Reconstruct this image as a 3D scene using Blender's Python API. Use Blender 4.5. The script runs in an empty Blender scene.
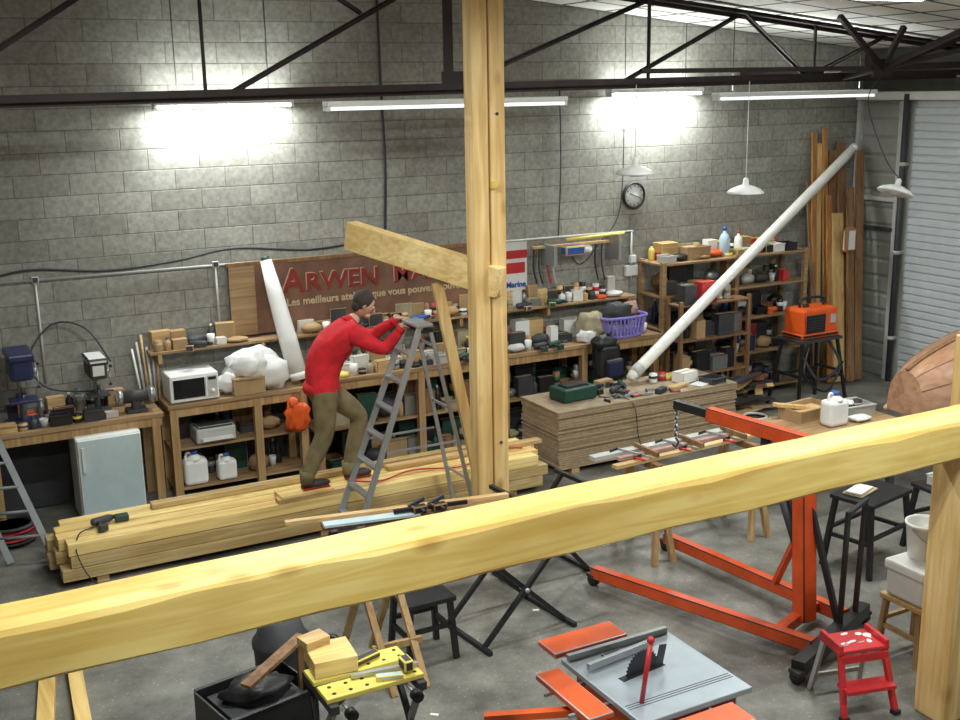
import bpy,bmesh,math,random
from mathutils import Vector as V, Matrix, Quaternion
rnd=random.Random(11)
sc=bpy.context.scene
try: sc.view_settings.view_transform='Standard'
except Exception: pass

# ---------------------------------------------------------------- camera
f=1126;p=math.radians(13.5);psi=math.radians(28);r=math.radians(1);H=4.1
r0=V((math.cos(psi),-math.sin(psi),0)); fw=V((math.sin(psi)*math.cos(p),math.cos(psi)*math.cos(p),-math.sin(p)))
u0=r0.cross(fw)
R=math.cos(r)*r0-math.sin(r)*u0; U=math.sin(r)*r0+math.cos(r)*u0
cd=bpy.data.cameras.new('camera');cam=bpy.data.objects.new('camera',cd);sc.collection.objects.link(cam)
cam.matrix_world=Matrix(((R.x,U.x,-fw.x,0),(R.y,U.y,-fw.y,0),(R.z,U.z,-fw.z,H),(0,0,0,1)))
cd.lens=f*36/960;sc.camera=cam

# ---------------------------------------------------------------- materials
def base(name,rough=.6,metal=0):
    m=bpy.data.materials.new(name);m.use_nodes=True;nt=m.node_tree
    b=nt.nodes['Principled BSDF'];b.inputs['Roughness'].default_value=rough;b.inputs['Metallic'].default_value=metal
    return m,nt,b
def mat(name,col,rough=.6,metal=0,var=.15,scale=6,emit=0,bump=0,alpha=1):
    m,nt,b=base(name,rough,metal)
    tc=nt.nodes.new('ShaderNodeTexCoord');n=nt.nodes.new('ShaderNodeTexNoise');n.inputs['Scale'].default_value=scale;n.inputs['Detail'].default_value=5
    nt.links.new(tc.outputs['Object'],n.inputs['Vector'])
    rp=nt.nodes.new('ShaderNodeValToRGB');e=rp.color_ramp.elements
    e[0].position=.3;e[1].position=.7
    e[0].color=(*[c*(1-var) for c in col],1);e[1].color=(*[min(1,c*(1+var)) for c in col],1)
    nt.links.new(n.outputs['Fac'],rp.inputs[0]);nt.links.new(rp.outputs[0],b.inputs['Base Color'])
    if emit:
        b.inputs['Emission Color'].default_value=(*col,1);b.inputs['Emission Strength'].default_value=emit
    if bump:
        bp=nt.nodes.new('ShaderNodeBump');bp.inputs['Strength'].default_value=bump;bp.inputs['Distance'].default_value=.02
        nt.links.new(n.outputs['Fac'],bp.inputs['Height']);nt.links.new(bp.outputs[0],b.inputs['Normal'])
    return m
def wood(name,c1,c2,axis=0,knots=.5,rough=.6,gs=9):
    m,nt,b=base(name,rough)
    N=nt.nodes.new;L=nt.links.new
    tc=N('ShaderNodeTexCoord')
    def mapped(sl,sx):
        mp=N('ShaderNodeMapping');s=[sx,sx,sx];s[axis]=sl;mp.inputs['Scale'].default_value=s;L(tc.outputs['Object'],mp.inputs['Vector']);return mp
    n=N('ShaderNodeTexNoise');n.inputs['Scale'].default_value=1;n.inputs['Detail'].default_value=6;n.inputs['Distortion'].default_value=.9
    L(mapped(.9,gs*2.2).outputs[0],n.inputs['Vector'])
    n2=N('ShaderNodeTexNoise');n2.inputs['Scale'].default_value=1;n2.inputs['Detail'].default_value=3
    L(mapped(1.1,3.5).outputs[0],n2.inputs['Vector'])
    rp=N('ShaderNodeValToRGB');e=rp.color_ramp.elements;e[0].position=.36;e[1].position=.6;e[0].color=(*c2,1);e[1].color=(*c1,1)
    L(n.outputs['Fac'],rp.inputs[0])
    mx=N('ShaderNodeMix');mx.data_type='RGBA';mx.blend_type='MULTIPLY';mx.inputs[0].default_value=.6
    rp2=N('ShaderNodeValToRGB');q=rp2.color_ramp.elements;q[0].position=.38;q[1].position=.62;q[0].color=(.72,.6,.42,1);q[1].color=(1,1,1,1)
    L(n2.outputs['Fac'],rp2.inputs[0]);L(rp.outputs[0],mx.inputs[6]);L(rp2.outputs[0],mx.inputs[7])
    out=mx.outputs[2]
    if knots:
        v=N('ShaderNodeTexVoronoi');v.inputs['Scale'].default_value=1;L(mapped(1.9,3.8).outputs[0],v.inputs['Vector'])
        r3=N('ShaderNodeValToRGB');q=r3.color_ramp.elements;q[0].position=.05;q[1].position=.19;q[0].color=(.45,.24,.08,1);q[1].color=(1,1,1,1)
        L(v.outputs['Distance'],r3.inputs[0])
        m2=N('ShaderNodeMix');m2.data_type='RGBA';m2.blend_type='MULTIPLY';m2.inputs[0].default_value=knots
        L(out,m2.inputs[6]);L(r3.outputs[0],m2.inputs[7]);out=m2.outputs[2]
    L(out,b.inputs['Base Color'])
    bp=N('ShaderNodeBump');bp.inputs['Strength'].default_value=.25;bp.inputs['Distance'].default_value=.004
    L(n.outputs['Fac'],bp.inputs['Height']);L(bp.outputs[0],b.inputs['Normal'])
    return m
def blocks(name):
    m,nt,b=base(name,.9)
    N=nt.nodes.new;L=nt.links.new
    tc=N('ShaderNodeTexCoord');sp=N('ShaderNodeSeparateXYZ');cb=N('ShaderNodeCombineXYZ')
    L(tc.outputs['Object'],sp.inputs[0]);ad=N('ShaderNodeMath');L(sp.outputs[0],ad.inputs[0]);L(sp.outputs[1],ad.inputs[1])
    L(ad.outputs[0],cb.inputs[0]);L(sp.outputs[2],cb.inputs[1])
    br=N('ShaderNodeTexBrick');br.inputs['Scale'].default_value=1;br.inputs['Brick Width'].default_value=.52;br.inputs['Row Height'].default_value=.21
    br.inputs['Mortar Size'].default_value=.007;br.inputs['Mortar Smooth'].default_value=.6;br.inputs['Bias'].default_value=-.1
    br.inputs['Color1'].default_value=(.37,.365,.33,1);br.inputs['Color2'].default_value=(.29,.282,.252,1);br.inputs['Mortar'].default_value=(.2,.195,.175,1)
    L(cb.outputs[0],br.inputs['Vector'])
    n=N('ShaderNodeTexNoise');n.inputs['Scale'].default_value=22;n.inputs['Detail'].default_value=6;L(tc.outputs['Object'],n.inputs['Vector'])
    n2=N('ShaderNodeTexNoise');n2.inputs['Scale'].default_value=.9;n2.inputs['Detail'].default_value=4;L(tc.outputs['Object'],n2.inputs['Vector'])
    r1=N('ShaderNodeValToRGB');q=r1.color_ramp.elements;q[0].position=.3;q[1].position=.75;q[0].color=(.68,.68,.68,1);q[1].color=(1.1,1.1,1.1,1)
    r2=N('ShaderNodeValToRGB');q=r2.color_ramp.elements;q[0].position=.3;q[1].position=.7;q[0].color=(.75,.74,.72,1);q[1].color=(1.1,1.1,1.08,1)
    L(n.outputs['Fac'],r1.inputs[0]);L(n2.outputs['Fac'],r2.inputs[0])
    a=N('ShaderNodeMix');a.data_type='RGBA';a.blend_type='MULTIPLY';a.inputs[0].default_value=1;L(br.outputs[0],a.inputs[6]);L(r1.outputs[0],a.inputs[7])
    c=N('ShaderNodeMix');c.data_type='RGBA';c.blend_type='MULTIPLY';c.inputs[0].default_value=1;L(a.outputs[2],c.inputs[6]);L(r2.outputs[0],c.inputs[7])
    L(c.outputs[2],b.inputs['Base Color'])
    bp=N('ShaderNodeBump');bp.inputs['Strength'].default_value=.5;bp.inputs['Distance'].default_value=.01;bp.invert=True
    L(br.outputs['Fac'],bp.inputs['Height']);L(bp.outputs[0],b.inputs['Normal'])
    return m
def grid(name,c1,c2,w,h,axis='xy',mort=.02,rough=.7):
    m,nt,b=base(name,rough)
    N=nt.nodes.new;L=nt.links.new
    tc=N('ShaderNodeTexCoord');sp=N('ShaderNodeSeparateXYZ');cb=N('ShaderNodeCombineXYZ');L(tc.outputs['Object'],sp.inputs[0])
    ix='xyz'.index(axis[0]);iy='xyz'.index(axis[1]);L(sp.outputs[ix],cb.inputs[0]);L(sp.outputs[iy],cb.inputs[1])
    br=N('ShaderNodeTexBrick');br.offset=0;br.inputs['Scale'].default_value=1;br.inputs['Brick Width'].default_value=w;br.inputs['Row Height'].default_value=h
    br.inputs['Mortar Size'].default_value=mort;br.inputs['Color1'].default_value=(*c1,1);br.inputs['Color2'].default_value=(*[k*.85 for k in c1],1);br.inputs['Mortar'].default_value=(*c2,1)
    L(cb.outputs[0],br.inputs['Vector']);L(br.outputs[0],b.inputs['Base Color'])
    return m
def floor_mat():
    m,nt,b=base('concrete_floor',.5)
    N=nt.nodes.new;L=nt.links.new
    tc=N('ShaderNodeTexCoord')
    n=N('ShaderNodeTexNoise');n.inputs['Scale'].default_value=1.5;n.inputs['Detail'].default_value=9;n.inputs['Roughness'].default_value=.68;L(tc.outputs['Object'],n.inputs['Vector'])
    rp=N('ShaderNodeValToRGB');q=rp.color_ramp.elements;q[0].position=.36;q[1].position=.66;q[0].color=(.075,.072,.063,1);q[1].color=(.245,.238,.21,1)
    L(n.outputs['Fac'],rp.inputs[0])
    n2=N('ShaderNodeTexNoise');n2.inputs['Scale'].default_value=40;n2.inputs['Detail'].default_value=4;L(tc.outputs['Object'],n2.inputs['Vector'])
    r2=N('ShaderNodeValToRGB');q=r2.color_ramp.elements;q[0].position=.62;q[1].position=.72;q[0].color=(1,1,1,1);q[1].color=(2.4,2.1,1.6,1)
    L(n2.outputs['Fac'],r2.inputs[0])
    a=N('ShaderNodeMix');a.data_type='RGBA';a.blend_type='MULTIPLY';a.inputs[0].default_value=1;L(rp.outputs[0],a.inputs[6]);L(r2.outputs[0],a.inputs[7])
    L(a.outputs[2],b.inputs['Base Color'])
    return m

BLK=blocks('concrete_block');FLR=floor_mat()
PINE=(.86,.62,.24);PINE2=(.66,.44,.14)
Wx=wood('pine_beam_x',(.91,.70,.25),(.79,.54,.14),0,.55,.45,7)
Wy=wood('pine_y',PINE,PINE2,1,.4);Wz=wood('pine_post_z',(.84,.61,.29),(.67,.43,.16),2,.7,.5,7)
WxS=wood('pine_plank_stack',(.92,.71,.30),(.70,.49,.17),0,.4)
WxD=wood('darker_pine_plank',(.60,.45,.22),(.40,.28,.115),0,.4)  # darker pine for the lower stack layers and a loose plank
Wpale=wood('pale_wood',(.70,.49,.25),(.52,.34,.15),0,.3)
Wbr=wood('brown_wood',(.30,.17,.08),(.18,.095,.045),2,.3)
Wor=wood('orange_wood_z',(.48,.24,.08),(.33,.15,.045),2,.2)
Wye=wood('yellow_wood_z',(.72,.52,.24),(.56,.36,.14),2,.3)
Bench=wood('bench_wood',(.42,.28,.15),(.27,.17,.085),0,.3)
BenchZ=wood('bench_leg_wood',(.50,.33,.16),(.34,.21,.10),2,.3)
MDF=mat('particle_board',(.38,.28,.17),.8,var=.15,scale=20)
MDFt=mat('particle_board_top',(.32,.24,.155),.7,var=.25,scale=8)
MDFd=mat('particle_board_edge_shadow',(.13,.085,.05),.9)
STEEL=mat('truss_steel',(.028,.017,.016),.6,.3,var=.3)
WHT=mat('white_plastic',(.80,.80,.78),.4,var=.05);WHP=mat('white_paint',(.7,.7,.68),.5,var=.06)
GRY=mat('grey_metal',(.33,.34,.35),.35,.7);LGR=mat('light_grey_paint',(.45,.45,.43),.5,var=.08)
ALU=mat('aluminium',(.42,.43,.44),.4,.6,var=.08);ALD=mat('dull_aluminium',(.22,.23,.24),.6,.3,var=.1)
BLK_=mat('black_plastic',(.012,.012,.014),.45,var=.3);DRK=mat('dark_grey',(.04,.04,.045),.6,var=.25)
ORG=mat('orange_paint',(.72,.10,.015),.4,var=.12);HST=mat('hoist_red_orange',(.60,.075,.015),.4,var=.15);RED=mat('red_paint',(.50,.025,.03),.4,var=.15)
BLU=mat('blue_plastic',(.03,.10,.38),.4,var=.15);DBL=mat('dark_blue_paint',(.018,.025,.08),.4,var=.2)
PUR=mat('purple_plastic',(.24,.20,.58),.4,var=.1);YEL=mat('yellow_paint',(.80,.66,.14),.45,var=.1)
GRN=mat('dark_green',(.012,.055,.04),.5,var=.2);CRD=mat('cardboard',(.40,.26,.13),.8,var=.12)
LBL=mat('pale_blue_panel',(.50,.62,.66),.4,var=.06);TAN=mat('tan_canvas',(.38,.32,.21),.9,var=.2)
PVC=mat('pvc_pipe',(.80,.79,.74),.35,var=.05);GLS=mat('dark_glass',(.01,.01,.012),.1,var=.1)
SAWT=mat('saw_table_metal',(.42,.47,.52),.3,.5,var=.1,scale=4)
SWT=mat('red_sweater',(.56,.012,.02),.9,var=.22,scale=10,bump=.5);PNT=mat('khaki_trousers',(.17,.13,.062),.9,var=.25,scale=8,bump=.6)
SKN=mat('skin',(.52,.29,.2),.5,var=.08);HAIR=mat('hair',(.035,.025,.02),.8,var=.3,scale=30);SHOE=mat('shoe_leather',(.02,.018,.016),.5)
BOTL=mat('clear_bottle',(.45,.6,.72),.15,var=.1)
PINK=mat('pink_cloth',(.42,.24,.2),.9,var=.2);HULL=wood('hull_planking',(.50,.29,.19),(.36,.19,.12),0,0,.35,5)
TUBE=mat('lamp_tube',(.93,1,.97),.3,var=0,emit=14);TUBD=mat('dim_lamp_tube',(.93,1,.97),.3,var=0,emit=1.0)
BAN=mat('sign_board',(.19,.095,.06),.7,var=.35,scale=3);SGR=mat('sign_red',(.24,.02,.015),.6);SGW=mat('sign_cream',(.55,.42,.27),.6)
PAL=[CRD,WHT,BLK_,RED,BLU,YEL,LGR,GRN,DRK,CRD,WHP,Wpale,DRK,TAN]

# ---------------------------------------------------------------- mesh builder
class O:
    def __init__(s,name): s.name=name;s.bm=bmesh.new();s.ms=[]
    def mi(s,m):
        if m not in s.ms: s.ms.append(m)
        return s.ms.index(m)
    def add(s,vs,fs,m,smooth=False):
        vv=[s.bm.verts.new(v) for v in vs];k=s.mi(m);out=[]
        for q in fs:
            try: fc=s.bm.faces.new([vv[i] for i in q])
            except ValueError: continue
            fc.material_index=k;fc.smooth=smooth;out.append(fc)
        return out
    def box(s,c,d,m,rz=0,rot=None,bev=0,taper=1):
        M=rot if rot is not None else Matrix.Rotation(rz,3,'Z')
        c=V(c);vs=[]
        for z in(-.5,.5):
            k=taper if z>0 else 1
            for x,y in((-.5,-.5),(.5,-.5),(.5,.5),(-.5,.5)): vs.append(c+M@V((x*d[0]*k,y*d[1]*k,z*d[2])))
        fs=s.add(vs,[(3,2,1,0),(4,5,6,7),(0,1,5,4),(1,2,6,5),(2,3,7,6),(3,0,4,7)],m)
        if bev:
            es=list({e for q in fs for e in q.edges})
            bmesh.ops.bevel(s.bm,geom=es,offset=bev,segments=2,affect='EDGES',profile=.5)
        return s
    def bx(s,x0,x1,y0,y1,z0,z1,m,bev=0): return s.box(((x0+x1)/2,(y0+y1)/2,(z0+z1)/2),(abs(x1-x0),abs(y1-y0),abs(z1-z0)),m,bev=bev)
    def beam(s,a,b,w,h,m,up=(0,0,1),bev=0):
        a=V(a);b=V(b);x=(b-a).normalized();u=V(up)
        if abs(x.dot(u))>.98: u=V((0,1,0))
        y=u.cross(x).normalized();z=x.cross(y)
        return s.box((a+b)/2,((b-a).length,w,h),m,rot=Matrix((x,y,z)).transposed(),bev=bev)
    def ring(s,c,x,y,r,n): return [c+(x*math.cos(2*math.pi*i/n)+y*math.sin(2*math.pi*i/n))*r for i in range(n)]
    def loft(s,rings,m,caps=True,smooth=True):
        n=len(rings[0]);vs=[v for q in rings for v in q];fs=[]
        for j in range(len(rings)-1):
            for i in range(n):
                k=(i+1)%n;fs.append((j*n+i,j*n+k,(j+1)*n+k,(j+1)*n+i))
        if caps: fs.append(tuple(reversed(range(n))));fs.append(tuple((len(rings)-1)*n+i for i in range(n)))
        s.add(vs,fs,m,smooth);return s
    def tube(s,pts,rad,m,n=8):
        pts=[V(q) for q in pts]
        if not isinstance(rad,(list,tuple)): rad=[rad]*len(pts)
        rings=[];prev=None
        for i,q in enumerate(pts):
            d=(pts[min(i+1,len(pts)-1)]-pts[max(i-1,0)]).normalized()
            if prev is None: u=V((0,0,1)) if abs(d.z)<.9 else V((1,0,0))
            else: u=prev
            y=d.cross(u)
            if y.length<1e-4: y=d.cross(V((0,1,0)))
            y.normalize();x=y.cross(d);prev=x
            rings.append(s.ring(q,x,y,rad[i],n))
        return s.loft(rings,m)
    def cyl(s,a,b,r_,m,r2=None,n=14): return s.tube([a,b],[r_,r_ if r2 is None else r2],m,n)
    def cable(s,pts,r_,m,k=6):
        P=[V(q) for q in pts];P=[P[0]]+P+[P[-1]];out=[]
        for i in range(1,len(P)-2):
            for j in range(k):
                t=j/k;a,b,c,d=P[i-1],P[i],P[i+1],P[i+2]
                out.append(.5*((2*b)+(c-a)*t+(2*a-5*b+4*c-d)*t*t+(3*b-a-3*c+d)*t**3))
        out.append(P[-2]);return s.tube(out,r_,m,6)
    def lathe(s,c,prof,m,n=18,rot=None):
        c=V(c);M=rot if rot is not None else Matrix.Identity(3)
        return s.loft([[c+M@V((rr*math.cos(2*math.pi*i/n),rr*math.sin(2*math.pi*i/n),z)) for i in range(n)] for rr,z in prof],m)
    def ell(s,c,d,m,rot=None,n=14,k=9,fn=None):
        M=rot if rot is not None else Matrix.Identity(3);c=V(c);rings=[]
        for j in range(k+1):
            a=-math.pi/2+math.pi*(.02+.96*j/k)
            row=[]
            for i in range(n):
                q=V((math.cos(a)*math.cos(2*math.pi*i/n),math.cos(a)*math.sin(2*math.pi*i/n),math.sin(a)))
                if fn: q=fn(q)
                row.append(c+M@V((q.x*d[0],q.y*d[1],q.z*d[2])))
            rings.append(row)
        return s.loft(rings,m)
    def lump(s,c,d,m,seed=1,amp=.2,n=16):
        rr=random.Random(seed);ph=[rr.random()*6 for _ in range(6)]
        def fn(q):
            k=1+amp*(math.sin(4*q.x+ph[0])*math.cos(5*q.y+ph[1])+.6*math.sin(9*q.z+ph[2]+3*q.x)+.5*math.sin(11*q.y+ph[3]))
            return q*k
        return s.ell(c,d,m,n=n,k=10,fn=fn)
    def mesh(s,me,mats):
        k=[s.mi(m) for m in mats];n0=len(s.bm.faces);s.bm.from_mesh(me);s.bm.faces.ensure_lookup_table()
        for q in s.bm.faces[n0:]: q.material_index=k[q.material_index]
        return s
    def done(s,bev=0,origin=None,keep=False,parent=None):
        bmesh.ops.recalc_face_normals(s.bm,faces=s.bm.faces)
        me=bpy.data.meshes.new(s.name);s.bm.to_mesh(me);s.bm.free()
        for m in s.ms: me.materials.append(m)
        ob=bpy.data.objects.new(s.name,me);sc.collection.objects.link(ob)
        if not keep:
            xs=[v.co for v in me.vertices]
            c=V(((min(v.x for v in xs)+max(v.x for v in xs))/2,(min(v.y for v in xs)+max(v.y for v in xs))/2,min(v.z for v in xs)))
            me.transform(Matrix.Translation(-c));ob.location=c
        if bev:
            md=ob.modifiers.new('bevel','BEVEL');md.width=bev;md.segments=2;md.limit_method='ANGLE'
        if parent: ob.parent=parent
        return ob

# small things used on the shelves
def bottle(o,x,y,z,h,r_,m,cap=None):
    o.lathe((x,y,z),[(r_*.9,0),(r_,h*.04),(r_,h*.6),(r_*.75,h*.72),(r_*.32,h*.8),(r_*.32,h*.9)],m,10)
    o.lathe((x,y,z),[(r_*.38,h*.88),(r_*.38,h)],cap or BLU,8)
def can(o,x,y,z,h,r_,m):
    o.lathe((x,y,z),[(r_*.94,0),(r_,h*.04),(r_,h*.94),(r_*.9,h*.97),(r_*.9,h)],m,12)
    o.lathe((x,y,z),[(r_*1.02,h*.45),(r_*1.02,h*.75)],rnd.choice(PAL),12)
def cup(o,x,y,z,h,r_,m): o.lathe((x,y,z),[(r_*.7,0),(r_,h),(r_*.92,h),(r_*.62,h*.1)],m,10)
def crate(o,x,y,z,w,d,h,m,rz=0):
    t=.012;Rm=Matrix.Rotation(rz,3,'Z')
    def b(cx,cy,cz,dd): o.box(V((x,y,z))+Rm@V((cx,cy,cz)),dd,m,rz=rz)
    b(0,0,t/2,(w,d,t));b(0,-d/2,h/2,(w,t,h));b(0,d/2,h/2,(w,t,h));b(-w/2,0,h/2,(t,d,h));b(w/2,0,h/2,(t,d,h))
    for sgn in(-1,1): o.box(V((x,y,z+h))+Rm@V((0,sgn*(d/2+.01),0)),(w*.98,.03,.012),m,rz=rz)
def carton(o,x,y,z,w,d,h,m,rz=0):
    o.box((x,y,z+h/2),(w,d,h),m,rz=rz,bev=.003);o.box((x,y,z+h+.001),(w*1.005,d*.12,.003),Wpale,rz=rz)
def drill(o,x,y,z,m,rz=0):
    Rm=Matrix.Rotation(rz,3,'Z');P=lambda a,b,c:V((x,y,z))+Rm@V((a,b,c))
    o.tube([P(-.09,0,.04),P(-.07,0,.04),P(.07,0,.04),P(.1,0,.04)],[.025,.036,.036,.026],m,10)
    o.tube([P(.1,0,.04),P(.15,0,.04),P(.155,0,.04)],[.02,.017,.008],BLK_,10);o.cyl(P(.15,0,.04),P(.24,0,.04),.004,ALU,n=6)
    o.tube([P(-.04,0,.03),P(-.06,-.13,.03)],[.022,.019],BLK_,8);o.box(P(-.06,-.155,.03),(.08,.05,.06),m,rz=rz,bev=.006)
def clamp_(o,x,y,z,L,rz=0):
    Rm=Matrix.Rotation(rz,3,'Z');P=lambda a,b,c:V((x,y,z))+Rm@V((a,b,c))
    o.beam(P(0,0,.01),P(L,0,.01),.008,.022,ALU);o.beam(P(.01,0,.01),P(.01,-.1,.01),.012,.03,BLK_);o.beam(P(L*.7,0,.01),P(L*.7,-.1,.01),.012,.03,BLK_)
    o.cyl(P(L*.7,-.09,.01),P(L*.98,-.09,.01),.011,RED,n=8)
def clutter(o,x0,x1,y0,y1,z,hmax,seed,dens=1.0,pal=None,big=0):
    global rnd
    old=rnd;rnd=random.Random(seed);pal=pal or PAL;x=x0
    while x<x1-.2:
        k=rnd.random();y=rnd.uniform(y0+.09,max(y0+.1,y1-.09));h=rnd.uniform(.5,1)*hmax;m=rnd.choice(pal)
        if big and k>.5: k=rnd.choice([.1,.1,.7,.95,.3])
        if k<.22: w=rnd.uniform(.1,.2)*(1+big);carton(o,x+w/2,y,z,w,min(.2,(y1-y0)*.6),h*.9,m,rnd.uniform(-.12,.12))
        elif k<.4: w=.1;can(o,x+.05,y,z,h*.8,.045,m)
        elif k<.52: w=.09;bottle(o,x+.045,y,z,h,.04,m,rnd.choice(PAL))
        elif k<.64: w=.1;cup(o,x+.05,y,z,min(h,.12),.045,rnd.choice([WHT,WHP,LGR]))
        elif k<.74: w=.2;crate(o,x+.1,y,z,.18,min(.2,(y1-y0)*.7),min(.1,h),m)
        elif k<.84: w=.2;drill(o,x+.1,min(y,y1-.1),z,rnd.choice([GRN,YEL,BLU,ORG,DRK]),rnd.uniform(-.5,.5))
        elif k<.90: w=.16;o.lathe((x+.08,y,z),[(.04,0),(.075,0),(.075,.04),(.04,.04),(.04,0)],rnd.choice([BLK_,ORG,YEL,WHT]),14)
        else: w=.24;o.lump((x+.12,y,z+h*.36),(.12,.08,h*.33),rnd.choice(pal),int(rnd.random()*99),.1,12)
        x+=w+rnd.uniform(.0,.05)/dens
    rnd=old

# ---------------------------------------------------------------- room shell
o=O('floor');o.bx(-3.2,12.65,-3.2,12,-.1,0,FLR);o.done(keep=True)
roof=lambda x:5.80-.1*x
o=O('wall_back');o.bx(-3.2,12.65,11.8,12,0,6.2,BLK);o.done(keep=True)
o=O('wall_left');o.bx(-3.2,-3,-3.2,11.8,0,6.2,BLK);o.done(keep=True)
o=O('wall_front');o.bx(-3,12.65,-3.2,-3,0,6.2,BLK);o.done(keep=True)
o=O('wall_right');o.bx(12.45,12.65,-3,11.8,3.99,4.7,mat('dark_lintel',(.08,.08,.075),.8));o.bx(12.51,12.65,-3,11.8,0,3.99,LGR);o.done(keep=True)
CEI=grid('ceiling_tiles',(.80,.80,.75),(.03,.03,.03),.62,.62,'xy',.03)
o=O('ceiling');o.add([(-3.2,-3.2,roof(-3.2)),(12.65,-3.2,roof(12.65)),(12.65,12,roof(12.65)),(-3.2,12,roof(-3.2)),(-3.2,-3.2,roof(-3.2)+.1),(12.65,-3.2,roof(12.65)+.1),(12.65,12,roof(12.65)+.1),(-3.2,12,roof(-3.2)+.1)],[(0,1,2,3),(7,6,5,4),(0,4,5,1),(1,5,6,2),(2,6,7,3),(3,7,4,0)],CEI);o.done(keep=True)
# garage doors: ribbed panels on the right wall
D1=mat('sectional_door_grey',(.25,.25,.225),.5,var=.08);D2=mat('roller_door_white',(.55,.58,.61),.4,var=.04)
def slats(name,y0,y1,z1,step,m,depth):
    o=O(name);vs=[];fs=[];n=int(z1/step)
    for i in range(n):
        z=i*step
        for dx,dz in((0,0),(-depth,step*.15),(-depth,step*.8),(0,step*.95)):
            vs+= [V((12.42+dx,y0,z+dz)),V((12.42+dx,y1,z+dz))]
    for j in range(len(vs)//2-1): fs.append((2*j,2*j+1,2*j+3,2*j+2))
    o.add(vs,fs,m)
    o.bx(12.425,12.5,y0,y1,0,z1,m)
    return o
o=slats('door_1',10.98,11.78,3.86,.24,D1,.02)
o.bx(12.33,12.4,11.0,11.75,2.5,2.56,LGR);o.bx(12.32,12.4,11.02,11.75,2.1,2.14,DRK)
for y in(11.0,11.75): o.bx(12.34,12.42,y-.03,y+.03,0,3.86,LGR)
o.done()
o=slats('door_2',4.5,10.8,3.86,.105,D2,.03);o.done()
o=O('trim_1');o.bx(12.3,12.44,4.5,11.78,3.87,3.98,WHP);o.bx(12.2,12.44,4.5,11.78,4.15,4.22,WHP);o.done()
o=O('downpipe');o.tube([(12.3,10.88,.0),(12.3,10.88,3.95)],.038,DRK,12)
for z in(.6,1.8,3.0): o.lathe((12.3,10.88,z),[(.05,0),(.05,.05)],LGR,12);o.bx(12.3,12.40,10.86,10.9,z,z+.04,LGR)
o.done()

# ---------------------------------------------------------------- steel truss
o=O('steel_roof_truss')
Y=10.0
zc=lambda x:4.05+.011*x
def L_(a,b,w=.07):
    o.beam(a,b,w,.012,STEEL);a=V(a);b=V(b);o.beam(a+V((0,w/2,0)),b+V((0,w/2,0)),.012,w,STEEL)
L_((-2.9,Y,zc(-2.9)),(12.4,Y,zc(12.4)),.09);o.beam((-2.9,Y-.05,zc(-2.9)+.03),(12.4,Y-.05,zc(12.4)+.03),.012,.06,STEEL)
tz=lambda x:roof(x)-.07
L_((-2.9,Y,tz(-2.9)),(12.4,Y,tz(12.4)),.1)
for x in(.3,2.66,5.03,7.4,9.75): L_((x,Y,zc(x)),(x,Y,tz(x)),.1 if x==5.03 else .03)
for a,b in((2.9,5.0),(5.1,7.35),(7.1,8.6),(.4,2.55),(9.7,10.9)):
    L_((a,Y,zc(a)+.03),(b,Y,tz(b)-.03 if a<9 else tz(b)),.05)
L_((3.3,Y,tz(3.3)-.1),(4.15,Y,4.80),.045);L_((9.7,Y,zc(9.7)),(8.7,Y,tz(8.7)),.055)
o.box((5.1,Y-.01,zc(5.03)+.09),(.3,.012,.16),STEEL);o.box((9.75,Y-.01,zc(9.75)+.06),(.28,.012,.14),STEEL)
o.done()
o=O('steel_roof_bracing')
n0=V((10.2,9.4,4.26))
for q in((9.5,9.4),(10.5,9.4),(11.5,9.4),(9.9,7.6),(10.8,7.2)): o.beam(n0,(q[0],q[1],roof(q[0])-.04),.055,.055,STEEL)
o.beam(n0,(12.3,9.1,4.32),.07,.07,STEEL);o.beam(n0,(10.2,11.75,4.25),.06,.06,STEEL);o.beam(n0,(10.2,10,4.16),.05,.05,STEEL)
o.beam((7.3,Y,4.26),n0,.05,.05,STEEL);o.box(n0,(.3,.02,.2),STEEL)
o.done()

# ---------------------------------------------------------------- lights
def area(loc,sx,sy,power,rot=(0,0,0),col=(.95,1,.97)):
    l=bpy.data.lights.new('tube_light','AREA');l.shape='RECTANGLE';l.size=sx;l.size_y=sy;l.energy=power;l.color=col
    ob=bpy.data.objects.new('tube_light',l);sc.collection.objects.link(ob);ob.location=loc;ob.rotation_euler=rot;return ob
def fixture(x0,x1,y,z,power,lit=True,up=True,wide=.14,upw=0):
    o=O('fluorescent_light')
    o.bx(x0,x1,y-wide/2,y+wide/2,z,z+.05,WHP,bev=.01)
    for dy in((-.045,.045) if wide>.1 else (0,)): o.cyl((x0+.04,y+dy,z-.02),(x1-.04,y+dy,z-.02),.016,TUBE if lit else TUBD,n=8)
    for x in(x0+.02,x1-.02): o.bx(x-.02,x+.02,y-.05,y+.05,z-.04,z,WHP)
    if up: 
        for x in(x0+.25,x1-.25): o.cyl((x,y,z+.05),(x,y,roof(x)-.02),.006,DRK,n=6)
    ob=o.done()
    def put(zz,pw,rot):
        l=area((0,0,0),x1-x0-.1,.12,pw,rot);l.parent=ob;l.location=V(((x0+x1)/2,y,zz))-ob.location
    if lit: put(z-.045,power,(0,0,0))
    if upw: put(z+.07,upw,(math.pi,0,0))
    return ob
fixture(2.55,4.0,11.62,4.0,72,upw=18);fixture(8.0,9.42,11.62,4.03,72,upw=18)
fixture(3.75,6.35,10.0,3.97,40,False,up=False);fixture(8.6,11.1,10.35,3.97,30,False,upw=30)
fixture(1.5,3.0,7.0,4.95,132);fixture(6.5,8.0,7.0,4.8,132,upw=20);fixture(.5,2,3.2,5.1,140,upw=10);fixture(4.5,6,2.8,5.0,145,upw=10);fixture(10,11.5,5.0,4.45,110,upw=20)  # unseen overhead fixtures, added to light the middle and foreground
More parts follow.
